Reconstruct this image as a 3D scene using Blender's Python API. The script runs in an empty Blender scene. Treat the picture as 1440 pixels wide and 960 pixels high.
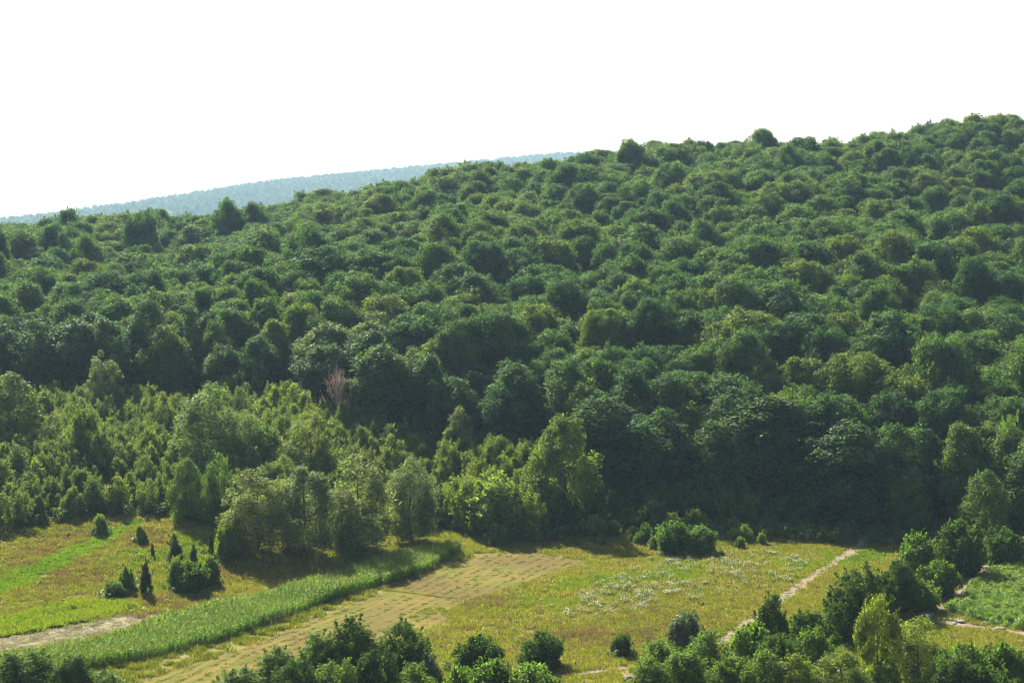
import bpy, math, random
import numpy as np
from mathutils import Vector

# ------------------------------------------------------------------ camera, sky, sun, exposure
S = bpy.context.scene
R = math.radians
CAM_H, F, HORIZ = 58.0, 2400.0, 310.0            # eye height over the fields (m), focal length and horizon in 1440-px units
PITCH = math.atan((480.0 - HORIZ) / F)
cam = bpy.data.cameras.new("camera")
cam.sensor_width = 36.0
cam.lens = 36.0 * F / 1440.0
cam.clip_start, cam.clip_end = 0.5, 30000.0
camo = bpy.data.objects.new("camera", cam)
camo.location = (0, 0, CAM_H)
camo.rotation_euler = (math.pi / 2 - PITCH, 0, 0)
S.collection.objects.link(camo)
S.camera = camo

SUN_AZ, SUN_EL = R(-22), R(36)                   # azimuth measured from +Y towards +X (negative = to the left), elevation
w = bpy.data.worlds.new("World"); S.world = w; w.use_nodes = True
nt = w.node_tree; nt.nodes.clear()
sky = nt.nodes.new("ShaderNodeTexSky"); sky.sky_type = 'NISHITA'; sky.sun_disc = False
sky.sun_elevation = SUN_EL; sky.sun_rotation = SUN_AZ
sky.altitude = 200; sky.air_density = 1.0; sky.dust_density = 4.0; sky.ozone_density = 1.0
bg = nt.nodes.new("ShaderNodeBackground"); bg.inputs[1].default_value = 0.050
wo = nt.nodes.new("ShaderNodeOutputWorld")
nt.links.new(sky.outputs[0], bg.inputs[0]); nt.links.new(bg.outputs[0], wo.inputs[0])

sl = bpy.data.lights.new("sun", 'SUN'); sl.energy = 5.0; sl.angle = R(0.55); sl.color = (1.0, 0.93, 0.80)
so = bpy.data.objects.new("sun", sl); S.collection.objects.link(so)
sd = Vector((math.sin(SUN_AZ) * math.cos(SUN_EL), math.cos(SUN_AZ) * math.cos(SUN_EL), math.sin(SUN_EL)))
so.rotation_euler = sd.to_track_quat('Z', 'Y').to_euler()
so.location = sd * 400

S.view_settings.view_transform = 'Standard'; S.view_settings.look = 'None'
S.view_settings.gamma = 1.0; S.view_settings.use_curve_mapping = False
S.view_settings.exposure = 1.95
HAZE_DENSITY = 0.000052

cy = S.cycles
cy.max_bounces = 7; cy.diffuse_bounces = 2; cy.glossy_bounces = 2; cy.transmission_bounces = 5
cy.volume_bounces = 1; cy.transparent_max_bounces = 8; cy.caustics_reflective = False; cy.caustics_refractive = False
cy.use_denoising = True; cy.filter_width = 1.05
cy.sample_clamp_indirect = 8.0

rng = np.random.default_rng(11)
random.seed(11)

# ------------------------------------------------------------------ terrain
def smooth(t):
    t = np.clip(t, 0, 1); return t * t * (3 - 2 * t)

def vnoise(x, y, seed=0):
    xi = np.floor(x).astype(np.int64); yi = np.floor(y).astype(np.int64)
    fx = smooth(x - xi); fy = smooth(y - yi)
    def h(a, b):
        n = (a * 374761393 + b * 668265263 + seed * 974634777) & 0x7fffffff
        n = ((n ^ (n >> 13)) * 1274126177) & 0x7fffffff
        n = n ^ (n >> 16)
        return (n & 0xffff) / 65535.0
    a = h(xi, yi); b = h(xi + 1, yi); c = h(xi, yi + 1); d = h(xi + 1, yi + 1)
    return (a * (1 - fx) + b * fx) * (1 - fy) + (c * (1 - fx) + d * fx) * fy

ZR_X = [-14000, -2500, -900, -450, -300, -198, -165, -119, -85, -65, -23, 18, 50, 77, 132, 198, 300, 600, 1400, 3000, 14000]
ZR_Z = [0, 0, 4, 14, 22, 33.5, 39, 36, 40, 45, 57, 61.5, 64, 66, 70.5, 74.5, 81, 90, 60, 0, 0]
def terrain(x, y):
    x = np.asarray(x, float); y = np.asarray(y, float)
    zr = np.interp(x, ZR_X, ZR_Z)
    y0 = np.interp(x, [-130, 0, 130], [306, 318, 326])
    t = np.clip((y - y0) / (655.0 - y0), 0, 1)
    a = np.interp(x, [-150, 0, 150], [0.72, 0.82, 1.0]); e = 0.05
    g = ((t + e) ** a - e ** a) / ((1 + e) ** a - e ** a)
    z = zr * g * (1 - smooth((y - 665) / 650.0))
    z = z + 54.5 * np.clip(1 - np.clip(y, 0, None) / 165.0, 0, 1) ** 1.6 * np.clip(1 + (y + 60) / 900.0, 0, 1)
    near = smooth((y - 150) / 60.0) * (1 - smooth((y - 2500) / 1500))
    z = z + near * (0.9 * (vnoise(x / 34, y / 30, 1) - 0.5) + 0.35 * (vnoise(x / 13, y / 12, 2) - 0.5))
    hill = smooth((y - 340) / 80.0) * (1 - smooth((y - 900) / 400))
    z = z + hill * (6.0 * (vnoise(x / 60 + 3, y / 55, 3) - 0.5))
    # the field rises a little to the left where the grassy bank is
    z = z + 4.5 * smooth((-x - 18) / 45.0) * smooth((y - 250) / 62.0) * (1 - smooth((y - 360) / 240.0))
    return z

CP, SP = math.cos(PITCH), math.sin(PITCH)
def ray(u, v):
    a = (u - 720.0) / F; b = -(v - 480.0) / F
    return np.array([a, CP + b * SP, -SP + b * CP])

def gp(u, v):
    """ground point that a line of sight meets"""
    d = ray(u, v); prev = 150.0; s = 150.0
    while s < 900:
        p = d * s
        if CAM_H + p[2] < float(terrain(p[0], p[1])):
            lo, hi = prev, s
            for _ in range(18):
                m = (lo + hi) / 2; p = d * m
                if CAM_H + p[2] < float(terrain(p[0], p[1])): hi = m
                else: lo = m
            p = d * hi
            return np.array([p[0], p[1], float(terrain(p[0], p[1]))])
        prev = s; s += 2.0
    p = d * 900
    return np.array([p[0], p[1], float(terrain(p[0], p[1]))])

def project(x, y, z):
    dz = z - CAM_H
    dep = y * CP - dz * SP; up = y * SP + dz * CP
    return 720 + F * x / dep, 480 - F * up / dep, dep

def poly(pts):
    return np.array([gp(u, v)[:2] for u, v in pts])

def inside(px, py, pl):
    r = np.zeros(np.shape(px), bool); n = len(pl); j = n - 1
    for i in range(n):
        xi, yi = pl[i]; xj, yj = pl[j]
        with np.errstate(divide='ignore', invalid='ignore'):
            c = ((yi > py) != (yj > py)) & (px < (xj - xi) * (py - yi) / (yj - yi + 1e-12) + xi)
        r ^= c; j = i
    return r

# ------------------------------------------------------------------ helpers
def tag(o, label=None, cat=None, group=None, kind=None):
    if label: o["label"] = label
    if cat: o["category"] = cat
    if group: o["group"] = group
    if kind: o["kind"] = kind
    return o

def link(o, parent=None):
    S.collection.objects.link(o)
    if parent is not None: o.parent = parent
    return o

def mesh_np(name, verts, faces_flat, sizes, mats=(), midx=None, tint=None, smooth_sh=False):
    me = bpy.data.meshes.new(name)
    verts = np.asarray(verts, np.float32); faces_flat = np.asarray(faces_flat, np.int32); sizes = np.asarray(sizes, np.int32)
    me.vertices.add(len(verts)); me.vertices.foreach_set("co", verts.ravel())
    me.loops.add(len(faces_flat)); me.loops.foreach_set("vertex_index", faces_flat)
    me.polygons.add(len(sizes))
    st = np.concatenate(([0], np.cumsum(sizes)[:-1])).astype(np.int32)
    me.polygons.foreach_set("loop_start", st)
    for m in mats: me.materials.append(m)
    if midx is not None: me.polygons.foreach_set("material_index", np.asarray(midx, np.int32))
    me.update(calc_edges=True)
    if tint is not None:
        at = me.attributes.new("tint", 'FLOAT', 'FACE'); at.data.foreach_set("value", np.asarray(tint, np.float32))
    me.polygons.foreach_set("use_smooth", np.full(len(sizes), smooth_sh))
    me.validate()
    return me

class Geo:
    """collects faces; several materials"""
    def __init__(s): s.v = []; s.f = []; s.n = []; s.m = []; s.t = []; s.c = 0
    def add(s, v, f, n, m=0, t=None):
        v = np.asarray(v, float).reshape(-1, 3)
        s.v.append(v); s.f.append(np.asarray(f).ravel() + s.c); s.n.append(np.asarray(n).ravel())
        k = len(s.n[-1]); s.m.append(np.full(k, m)); s.t.append(np.full(k, 0.5) if t is None else np.asarray(t)); s.c += len(v)
    def mesh(s, name, mats, smooth_sh=False):
        return mesh_np(name, np.concatenate(s.v), np.concatenate(s.f), np.concatenate(s.n), mats, np.concatenate(s.m), np.concatenate(s.t), smooth_sh)
    def merge(s, o, m):
        s.add(np.concatenate(o.v), np.concatenate(o.f), np.concatenate(o.n), m, np.concatenate(o.t))

def leaves_into(g, P, N, size, ratio=0.62, rng=rng, m=0, tint=None, flat=0.0):
    """diamond leaf sprays, centre P, facing N, slightly creased along the rib"""
    k = len(P)
    r = rng.normal(size=(k, 3))
    T = np.cross(N, r); T /= np.linalg.norm(T, axis=1, keepdims=True) + 1e-9
    B = np.cross(N, T)
    sz = size * rng.uniform(0.55, 1.45, (k, 1))
    bend = N * sz * rng.uniform(-0.25, 0.25, (k, 1))
    V = np.stack([P - T * sz + bend, P + B * sz * ratio, P + T * sz * 1.1 + bend, P - B * sz * ratio], 1).reshape(-1, 3)
    g.add(V, np.arange(4 * k), np.full(k, 4), m, rng.uniform(0, 1, k) if tint is None else tint)

def tube_into(g, pts, rad, sides=6, m=0):
    pts = np.asarray(pts, float); n = len(pts); V = []; Fc = []
    for i in range(n):
        d = pts[min(i + 1, n - 1)] - pts[max(i - 1, 0)]; d = d / (np.linalg.norm(d) + 1e-9)
        a = np.cross(d, [0.3, 1, 0.1]); a /= np.linalg.norm(a) + 1e-9; b = np.cross(d, a)
        for k in range(sides):
            an = 2 * math.pi * k / sides
            V.append(pts[i] + rad[i] * (a * math.cos(an) + b * math.sin(an)))
    for i in range(n - 1):
        for k in range(sides):
            Fc += [i * sides + k, i * sides + (k + 1) % sides, (i + 1) * sides + (k + 1) % sides, (i + 1) * sides + k]
    cnt = [4] * ((n - 1) * sides)
    Fc += [(n - 1) * sides + k for k in range(sides)]; cnt.append(sides)
    g.add(V, Fc, cnt, m)

# ------------------------------------------------------------------ materials
def new_mat(name):
    m = bpy.data.materials.new(name); m.use_nodes = True; m.node_tree.nodes.clear(); return m, m.node_tree.nodes, m.node_tree.links

def ramp(N, stops, interp='LINEAR'):
    r = N.new("ShaderNodeValToRGB"); r.color_ramp.interpolation = interp
    e = r.color_ramp.elements
    while len(e) < len(stops): e.new(0.5)
    for el, (p, c) in zip(e, stops): el.position = p; el.color = (*c, 1)
    return r

def math_node(N, L, op, a, b):
    n = N.new("ShaderNodeMath"); n.operation = op
    for i, q in enumerate((a, b)):
        if hasattr(q, 'links'): L.new(q, n.inputs[i])
        else: n.inputs[i].default_value = q
    return n.outputs[0]

def leaf_mat(name, cols, trans=0.42, rough=0.5, spec=0.35, tmul=(1.20, 1.28, 0.50), world_noise=None, tint_amt=0.55):
    """foliage: colour varies by plant and by leaf, light passes through the blades"""
    m, N, L = new_mat(name)
    oi = N.new("ShaderNodeObjectInfo")
    src = oi.outputs["Random"]
    if world_noise:
        nz = N.new("ShaderNodeTexNoise"); nz.inputs["Scale"].default_value = world_noise; nz.inputs["Detail"].default_value = 3
        L.new(oi.outputs["Location"], nz.inputs["Vector"])
        k = math_node(N, L, 'MULTIPLY', nz.outputs["Fac"], 2.5); k = math_node(N, L, 'SUBTRACT', k, 0.75)
        j = math_node(N, L, 'MULTIPLY', src, 0.3); k = math_node(N, L, 'ADD', k, j); src = math_node(N, L, 'SUBTRACT', k, 0.15)
    rp = ramp(N, [(i / max(1, len(cols) - 1), c) for i, c in enumerate(cols)])
    L.new(src, rp.inputs[0])
    at = N.new("ShaderNodeAttribute"); at.attribute_name = "tint"
    k = math_node(N, L, 'MULTIPLY', at.outputs["Fac"], tint_amt * 2); k = math_node(N, L, 'ADD', k, 1 - tint_amt)
    mul = N.new("ShaderNodeVectorMath"); mul.operation = 'SCALE'; L.new(rp.outputs[0], mul.inputs[0]); L.new(k, mul.inputs[3])
    tr = N.new("ShaderNodeVectorMath"); tr.operation = 'MULTIPLY'; L.new(mul.outputs[0], tr.inputs[0]); tr.inputs[1].default_value = tmul
    p = N.new("ShaderNodeBsdfPrincipled"); p.inputs["Roughness"].default_value = rough; p.inputs["Specular IOR Level"].default_value = spec
    L.new(mul.outputs[0], p.inputs["Base Color"])
    t = N.new("ShaderNodeBsdfTranslucent"); L.new(tr.outputs[0], t.inputs["Color"])
    mx = N.new("ShaderNodeMixShader"); mx.inputs[0].default_value = trans
    L.new(p.outputs[0], mx.inputs[1]); L.new(t.outputs[0], mx.inputs[2])
    o = N.new("ShaderNodeOutputMaterial"); L.new(mx.outputs[0], o.inputs[0])
    return m

def soil_mat(name, stops, scale=0.5, detail=8, rough=0.95, bump=0.4, fine=6.0, stretch=None, angle=0.0, second=None):
    m, N, L = new_mat(name)
    tc = N.new("ShaderNodeTexCoord"); vec = tc.outputs["Object"]
    if stretch:
        mp = N.new("ShaderNodeMapping"); mp.vector_type = 'TEXTURE'
        mp.inputs["Rotation"].default_value = (0, 0, angle); mp.inputs["Scale"].default_value = stretch
        L.new(vec, mp.inputs[0]); vec2 = mp.outputs[0]
    else: vec2 = vec
    n1 = N.new("ShaderNodeTexNoise"); n1.inputs["Scale"].default_value = scale; n1.inputs["Detail"].default_value = detail
    n1.inputs["Roughness"].default_value = 0.62; L.new(vec2, n1.inputs["Vector"])
    rp = ramp(N, stops); L.new(n1.outputs["Fac"], rp.inputs[0])
    col = rp.outputs[0]
    if second:
        n3 = N.new("ShaderNodeTexNoise"); n3.inputs["Scale"].default_value = second[0]; n3.inputs["Detail"].default_value = 4
        L.new(vec, n3.inputs["Vector"])
        r3 = ramp(N, [(0.42, (0, 0, 0)), (0.62, (1, 1, 1))]); L.new(n3.outputs["Fac"], r3.inputs[0])
        mx = N.new("ShaderNodeMix"); mx.data_type = 'RGBA'
        L.new(r3.outputs[0], mx.inputs[0]); L.new(col, mx.inputs[6]); mx.inputs[7].default_value = (*second[1], 1); col = mx.outputs[2]
    n2 = N.new("ShaderNodeTexNoise"); n2.inputs["Scale"].default_value = fine; n2.inputs["Detail"].default_value = 6; L.new(vec, n2.inputs["Vector"])
    k = math_node(N, L, 'MULTIPLY', n2.outputs["Fac"], 0.9); k = math_node(N, L, 'ADD', k, 0.55)
    sc = N.new("ShaderNodeVectorMath"); sc.operation = 'SCALE'; L.new(col, sc.inputs[0]); L.new(k, sc.inputs[3])
    p = N.new("ShaderNodeBsdfPrincipled"); p.inputs["Roughness"].default_value = rough; p.inputs["Specular IOR Level"].default_value = 0.03
    L.new(sc.outputs[0], p.inputs["Base Color"])
    b = N.new("ShaderNodeBump"); b.inputs["Strength"].default_value = bump; b.inputs["Distance"].default_value = 0.15
    L.new(n2.outputs["Fac"], b.inputs["Height"]); L.new(b.outputs[0], p.inputs["Normal"])
    o = N.new("ShaderNodeOutputMaterial"); L.new(p.outputs[0], o.inputs[0])
    return m

M = {}
M['forest'] = leaf_mat("forest_leaves", [(.042, .094, .028), (.058, .114, .030), (.071, .127, .030), (.092, .138, .030), (.048, .102, .035)], 0.46, rough=.62, spec=.08)
M['forest_dark'] = leaf_mat("dark_forest_leaves", [(.040, .090, .028), (.048, .101, .031)], 0.46, rough=.62, spec=.08)
M['forest_mid'] = leaf_mat("mid_forest_leaves", [(.056, .112, .030), (.069, .126, .030)], 0.46, rough=.62, spec=.08)
M['forest_yellow'] = leaf_mat("yellowish_forest_leaves", [(.083, .136, .028), (.098, .144, .027)], 0.46, rough=.62, spec=.08)
M['edge'] = leaf_mat("edge_leaves", [(.040, .084, .020), (.064, .112, .022), (.052, .098, .022)], 0.42, rough=.62, spec=.08)
M['sapling'] = leaf_mat("sapling_leaves", [(.095, .155, .034), (.122, .175, .036), (.145, .188, .038), (.110, .160, .048)], 0.5, rough=.6, spec=.08)
M['willow'] = leaf_mat("willow_leaves", [(.135, .175, .070), (.150, .188, .062), (.128, .170, .080)], 0.46, rough=0.65, spec=0.10)
M['bright'] = leaf_mat("bright_leaves", [(.125, .180, .022), (.150, .195, .026)], 0.5, rough=.6, spec=.08)
M['lime'] = leaf_mat("lime_leaves", [(.098, .152, .026), (.110, .162, .028)], .48, rough=.6, spec=.08)
M['green'] = leaf_mat("green_leaves", [(.070, .130, .022), (.098, .165, .026), (.082, .145, .024)], 0.48, rough=.6, spec=.08)
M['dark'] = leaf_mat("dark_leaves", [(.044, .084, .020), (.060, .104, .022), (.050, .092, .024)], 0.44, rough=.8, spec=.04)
M['silver'] = leaf_mat("grey_green_leaves", [(.095, .125, .078), (.085, .120, .066)], 0.38, rough=0.5, spec=0.35)
M['conifer'] = leaf_mat("juniper_needles", [(.030, .066, .020), (.038, .076, .022)], 0.25, rough=.8, spec=.05)
M['bark'] = soil_mat("bark", [(0.3, (.055, .045, .035)), (0.7, (.12, .10, .08))], scale=3, fine=14)
M['pale_bark'] = soil_mat("pale_bark", [(0.3, (.18, .16, .14)), (0.7, (.34, .31, .28))], scale=3, fine=14)
M['dead_wood'] = soil_mat("dead_wood", [(0.3, (.24, .16, .125)), (0.7, (.34, .25, .20))], scale=3, fine=14)
M['ground'] = soil_mat("meadow_ground", [(0.30, (.090, .100, .024)), (0.47, (.135, .125, .034)), (0.60, (.170, .130, .050)), (0.75, (.115, .122, .028))], scale=0.06, fine=3.0)
M['field'] = None
M['track'] = soil_mat("dirt_track", [(0.3, (.125, .100, .066)), (0.55, (.185, .150, .105)), (0.75, (.09, .085, .04))], scale=0.5, fine=5.0)
M['path'] = soil_mat("stony_path", [(0.3, (.135, .10, .066)), (0.6, (.20, .16, .115))], scale=0.6, fine=6.0)
M['pale_soil'] = soil_mat("pale_dry_ground", [(0.38, (.10, .105, .04)), (0.50, (.19, .165, .11)), (0.62, (.09, .11, .03))], scale=0.25, fine=5.0)
M['crop_soil'] = soil_mat("crop_soil", [(0.3, (.09, .08, .035)), (0.7, (.14, .12, .05))], scale=0.4, fine=5.0)
M['grass'] = leaf_mat("meadow_blades", [(.104, .165, .018), (.138, .190, .022), (.180, .200, .030), (.210, .172, .064), (.165, .195, .026), (.200, .158, .058), (.105, .155, .018)], 0.45, world_noise=0.045)
M['margin'] = leaf_mat("margin_blades", [(.105, .130, .022), (.140, .150, .028), (.125, .140, .026)], 0.45, world_noise=0.1)
M['lush'] = leaf_mat("lush_blades", [(.095, .180, .016), (.135, .210, .018), (.105, .180, .020)], 0.45, world_noise=0.1)
M['yellowcrop'] = leaf_mat("yellow_green_crop", [(.130, .190, .018), (.165, .205, .020), (.120, .180, .020)], 0.45, world_noise=0.1)
M['pale_grass'] = leaf_mat("bleached_grass", [(.24, .21, .13), (.32, .28, .20), (.14, .16, .05)], 0.35, tmul=(1, 1, .9), world_noise=0.2)
M['brown_grass'] = leaf_mat("brown_blades", [(.150, .105, .055), (.170, .125, .060), (.140, .120, .045)], 0.4, tmul=(1.1, 1.0, .8), world_noise=.15)
M['stubble'] = leaf_mat("stubble_blades", [(.115, .100, .026), (.085, .110, .018), (.130, .104, .036), (.080, .108, .018)], 0.4, world_noise=0.12)
M['corn'] = leaf_mat("maize_leaves", [(.120, .215, .020), (.165, .250, .024), (.125, .225, .030)], 0.55, rough=0.6, spec=0.2)
M['tassel'] = leaf_mat("maize_tassels", [(.20, .19, .07), (.24, .21, .09)], 0.3)
M['weed'] = leaf_mat("tall_weed_leaves", [(.075, .120, .024), (.100, .142, .028), (.125, .150, .034)], 0.42, world_noise=0.08)
M['umbel'] = leaf_mat("white_umbels", [(.50, .48, .36), (.58, .56, .46)], 0.35, tmul=(1, 1, .9), tint_amt=0.25)
M['rock'] = soil_mat("limestone", [(0.3, (.15, .14, .125)), (0.7, (.25, .235, .21))], scale=1.5, fine=8)

# ------------------------------------------------------------------ ground sheet
def axis(segs):
    out = []
    for a, b, st in segs: out += list(np.arange(a, b - 1e-6, st))
    out.append(segs[-1][1]); return np.array(out)
gx = np.concatenate((-np.geomspace(14000, 290, 26), axis([(-280, -124, 8), (-124, 124, 1.6), (124, 284, 8)]), np.geomspace(290, 14000, 26)))
gy = np.concatenate((axis([(-900, -60, 60), (-60, 196, 8), (196, 350, 1.6), (350, 760, 6)]), np.geomspace(770, 14000, 44)))
X, Y = np.meshgrid(gx, gy); Z = terrain(X, Y)
nx, ny = len(gx), len(gy)
ii = (np.arange(ny - 1)[:, None] * nx + np.arange(nx - 1)[None]).ravel()
fc = np.stack([ii, ii + 1, ii + nx + 1, ii + nx], 1)
me = mesh_np("ground", np.stack([X, Y, Z], -1).reshape(-1, 3), fc.ravel(), np.full(len(fc), 4), [M['ground']], smooth_sh=True)
ground = tag(link(bpy.data.objects.new("ground", me)), kind="structure")

def clip_half(pl, ax, val, keep_gt):
    out = []; n = len(pl)
    for i in range(n):
        a, b = pl[i], pl[(i + 1) % n]
        ia = (a[ax] > val) == keep_gt; ib = (b[ax] > val) == keep_gt
        if ia: out.append(a)
        if ia != ib:
            t = (val - a[ax]) / (b[ax] - a[ax]); out.append((a[0] + (b[0] - a[0]) * t, a[1] + (b[1] - a[1]) * t))
    return out

def roughen(pl, amp, step=1.2, seed=5):
    out = []; n = len(pl)
    for i in range(n):
        a, b = pl[i], pl[(i + 1) % n]; k = max(1, int(np.linalg.norm(b - a) / step))
        for j in range(k): out.append(a + (b - a) * j / k)
    out = np.array(out)
    out[:, 0] += amp * (vnoise(out[:, 0] / 2.2, out[:, 1] / 2.2, seed) - 0.5) * 2
    out[:, 1] += amp * (vnoise(out[:, 0] / 2.2 + 7, out[:, 1] / 2.2, seed + 1) - 0.5) * 2
    return out

def sheet(name, pl, mat, lift, label=None, cell=1.6, kind="structure"):
    g = Geo(); pl = [tuple(p) for p in pl]
    xs = [p[0] for p in pl]; ys = [p[1] for p in pl]
    for cx in np.arange(math.floor(min(xs) / cell) * cell, max(xs), cell):
        col = clip_half(clip_half(pl, 0, cx, True), 0, cx + cell, False)
        if len(col) < 3: continue
        cys = [p[1] for p in col]
        for cyy in np.arange(math.floor(min(cys) / cell) * cell, max(cys), cell):
            c = clip_half(clip_half(col, 1, cyy, True), 1, cyy + cell, False)
            if len(c) < 3: continue
            a = np.array(c); A = 0.5 * np.sum(a[:, 0] * np.roll(a[:, 1], -1) - a[:, 1] * np.roll(a[:, 0], -1))
            if abs(A) < 1e-3: continue
            if A < 0: a = a[::-1]
            g.add(np.column_stack([a, terrain(a[:, 0], a[:, 1]) + lift]), np.arange(len(a)), [len(a)])
    o = link(bpy.data.objects.new(name, g.mesh(name, [mat], True)))
    return tag(o, label=label, kind=kind)

PX = {
 'green': [(-60, 846), (-60, 830), (0, 815), (127, 757), (187, 731), (203, 733), (180, 748), (133, 775), (50, 818), (0, 838)],
 'yellow': [(-60, 908), (-60, 885), (0, 872), (110, 846), (160, 845), (192, 853), (160, 865), (83, 882), (0, 896)],
 'pale': [(-60, 926), (-60, 909), (0, 897), (83, 883), (160, 867), (235, 861), (190, 881), (150, 892), (83, 908), (0, 918)],
 'corn': [(-60, 950), (0, 934), (60, 926), (150, 905), (233, 880), (317, 857), (400, 838), (480, 812), (560, 785), (640, 771), (648, 776), (597, 807), (480, 840), (400, 871), (300, 905), (233, 921), (167, 935), (100, 949), (0, 978), (-60, 990)],
 'margin': [(100, 951), (167, 937), (233, 923), (300, 907), (400, 873), (480, 842), (597, 809), (650, 777), (682, 776), (600, 802), (530, 834), (480, 852), (333, 914), (205, 952), (100, 985)],
 'mown': [(682, 777), (730, 774), (830, 788), (770, 811), (662, 844), (640, 862), (600, 890), (500, 925), (400, 955), (300, 985), (100, 988), (205, 953), (333, 915), (480, 853), (530, 835), (600, 803)],
 'flowers': [(790, 868), (815, 832), (885, 804), (960, 784), (1070, 776), (1140, 790), (1110, 822), (1020, 840), (950, 852), (880, 862)],
 'bank': [(1345, 840), (1362, 815), (1400, 798), (1500, 775), (1530, 800), (1520, 895), (1440, 886), (1370, 872), (1330, 860)],
}
W = {k: poly(v) for k, v in PX.items()}
mdir = gp(480, 880)[:2] - gp(690, 782)[:2]; mang = math.atan2(mdir[1], mdir[0])
M['field'] = soil_mat("mown_hay", [(0.36, (.058, .080, .009)), (0.44, (.108, .092, .017)), (0.49, (.140, .108, .026)), (0.54, (.062, .082, .010)), (0.60, (.126, .094, .022))],
                      scale=1.0, fine=3.5, stretch=(38.0, 2.0, 1.0), angle=mang, second=(0.06, (.092, .070, .020)))
sheet("mown_field", roughen(W['mown'], 0.5), M['field'], 0.04)
sheet("maize_field", roughen(W['corn'], 0.4), M['crop_soil'], 0.035)
sheet("green_strip_field", roughen(W['green'], 0.4), M['crop_soil'], 0.03)
sheet("yellow_crop_field", roughen(W['yellow'], 0.5), M['crop_soil'], 0.045)
sheet("pale_dry_ground", roughen(W['pale'], 0.8), M['pale_soil'], 0.05)

def ribbon(pxs, wid, seed=0):
    c = np.array([gp(u, v)[:2] for u, v in pxs]); L = []; Rr = []
    seg = []
    for i in range(len(c) - 1):
        k = max(2, int(np.linalg.norm(c[i + 1] - c[i]) / 1.2))
        for j in range(k): seg.append(c[i] + (c[i + 1] - c[i]) * j / k)
    seg.append(c[-1]); seg = np.array(seg)
    for _ in range(6): seg[1:-1] = (seg[:-2] + seg[1:-1] * 2 + seg[2:]) / 4
    d = np.gradient(seg, axis=0); d /= np.linalg.norm(d, axis=1, keepdims=True) + 1e-9
    n = np.stack([-d[:, 1], d[:, 0]], 1)
    w1 = wid / 2 * (1 + 0.5 * (vnoise(seg[:, 1] / 3, seg[:, 0] / 3, seed) - 0.5)); w2 = wid / 2 * (1 + 0.5 * (vnoise(seg[:, 1] / 3, seg[:, 0] / 3, seed + 9) - 0.5))
    return np.concatenate([seg + n * w1[:, None], (seg - n * w2[:, None])[::-1]]), seg
W['track'], trk = ribbon([(1000, 912), (1035, 889), (1062, 868), (1100, 842), (1130, 820), (1160, 800), (1190, 780), (1210, 765), (1218, 748)], 2.4)
W['path'], _ = ribbon([(1430, 782), (1390, 798), (1352, 828), (1338, 848), (1312, 861), (1288, 872), (1330, 874), (1380, 882), (1440, 890), (1500, 900)], 2.4, 3)
W['lane'], _ = ribbon([(770, 953), (800, 947), (850, 942), (905, 936), (950, 930)], 1.6, 5)
sheet("dirt_track", W['track'], M['track'], 0.05)
sheet("stony_path", W['path'], M['path'], 0.055)
sheet("footpath", W['lane'], M['track'], 0.06)

# ------------------------------------------------------------------ far hills
def hill_sheet(name, xs, crest, y_mid, depth, mat, n=24, seed=4):
    ys = np.linspace(-1, 1, n); xg = np.linspace(xs[0], xs[-1], 120)
    hz = np.interp(xg, xs, crest)
    Xh, Th = np.meshgrid(xg, ys)
    prof = np.cos(np.clip(Th, -1, 1) * math.pi / 2) ** 1.3
    Zh = hz[None] * prof - 1.5 + prof * 6 * (vnoise(Xh / 120, Th * 6 + 9, seed) - 0.5)
    Yh = y_mid + Th * depth
    i0 = (np.arange(n - 1)[:, None] * 120 + np.arange(119)[None]).ravel()
    f = np.stack([i0, i0 + 1, i0 + 121, i0 + 120], 1)
    me = mesh_np(name, np.stack([Xh, Yh, Zh], -1).reshape(-1, 3), f.ravel(), np.full(len(f), 4), [mat], smooth_sh=True)
    o = tag(link(bpy.data.objects.new(name, me)), kind="structure")
    return lambda x, y: np.interp(x, xs, crest) * np.cos(np.clip((y - y_mid) / depth, -1, 1) * math.pi / 2) ** 1.3 - 1.5
M['farhill'] = soil_mat("far_forest_floor", [(0.3, (.035, .06, .022)), (0.7, (.06, .09, .03))], scale=0.02, fine=0.2)
FY = 6800.0
def far_crest(u, v, y=FY, tree=22): return ((u - 720) / F * y, CAM_H + (HORIZ - v) / F * y - tree)
fc_ = [far_crest(*p) for p in [(-60, 352), (60, 338), (165, 308), (230, 289), (330, 270), (420, 254), (500, 246), (600, 236), (700, 226), (780, 219), (840, 217), (1000, 214), (1440, 230)]]
fx = [-7600, -4900, -3300] + [p[0] for p in fc_] + [4000, 7200]
fz = [2, 2, 2] + [p[1] for p in fc_] + [60, 2]
far_z = hill_sheet("far_hill", fx, fz, FY, 3300, M['farhill'])
dist_x = [-5200, -3000, -2400, -1500, -400, 1200, 4000]; dist_z = [30, 44, 46, 45, 45, 40, 20]
hill_sheet("distant_hill", dist_x, dist_z, 12500, 1000, M['farhill'], seed=8)

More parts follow.
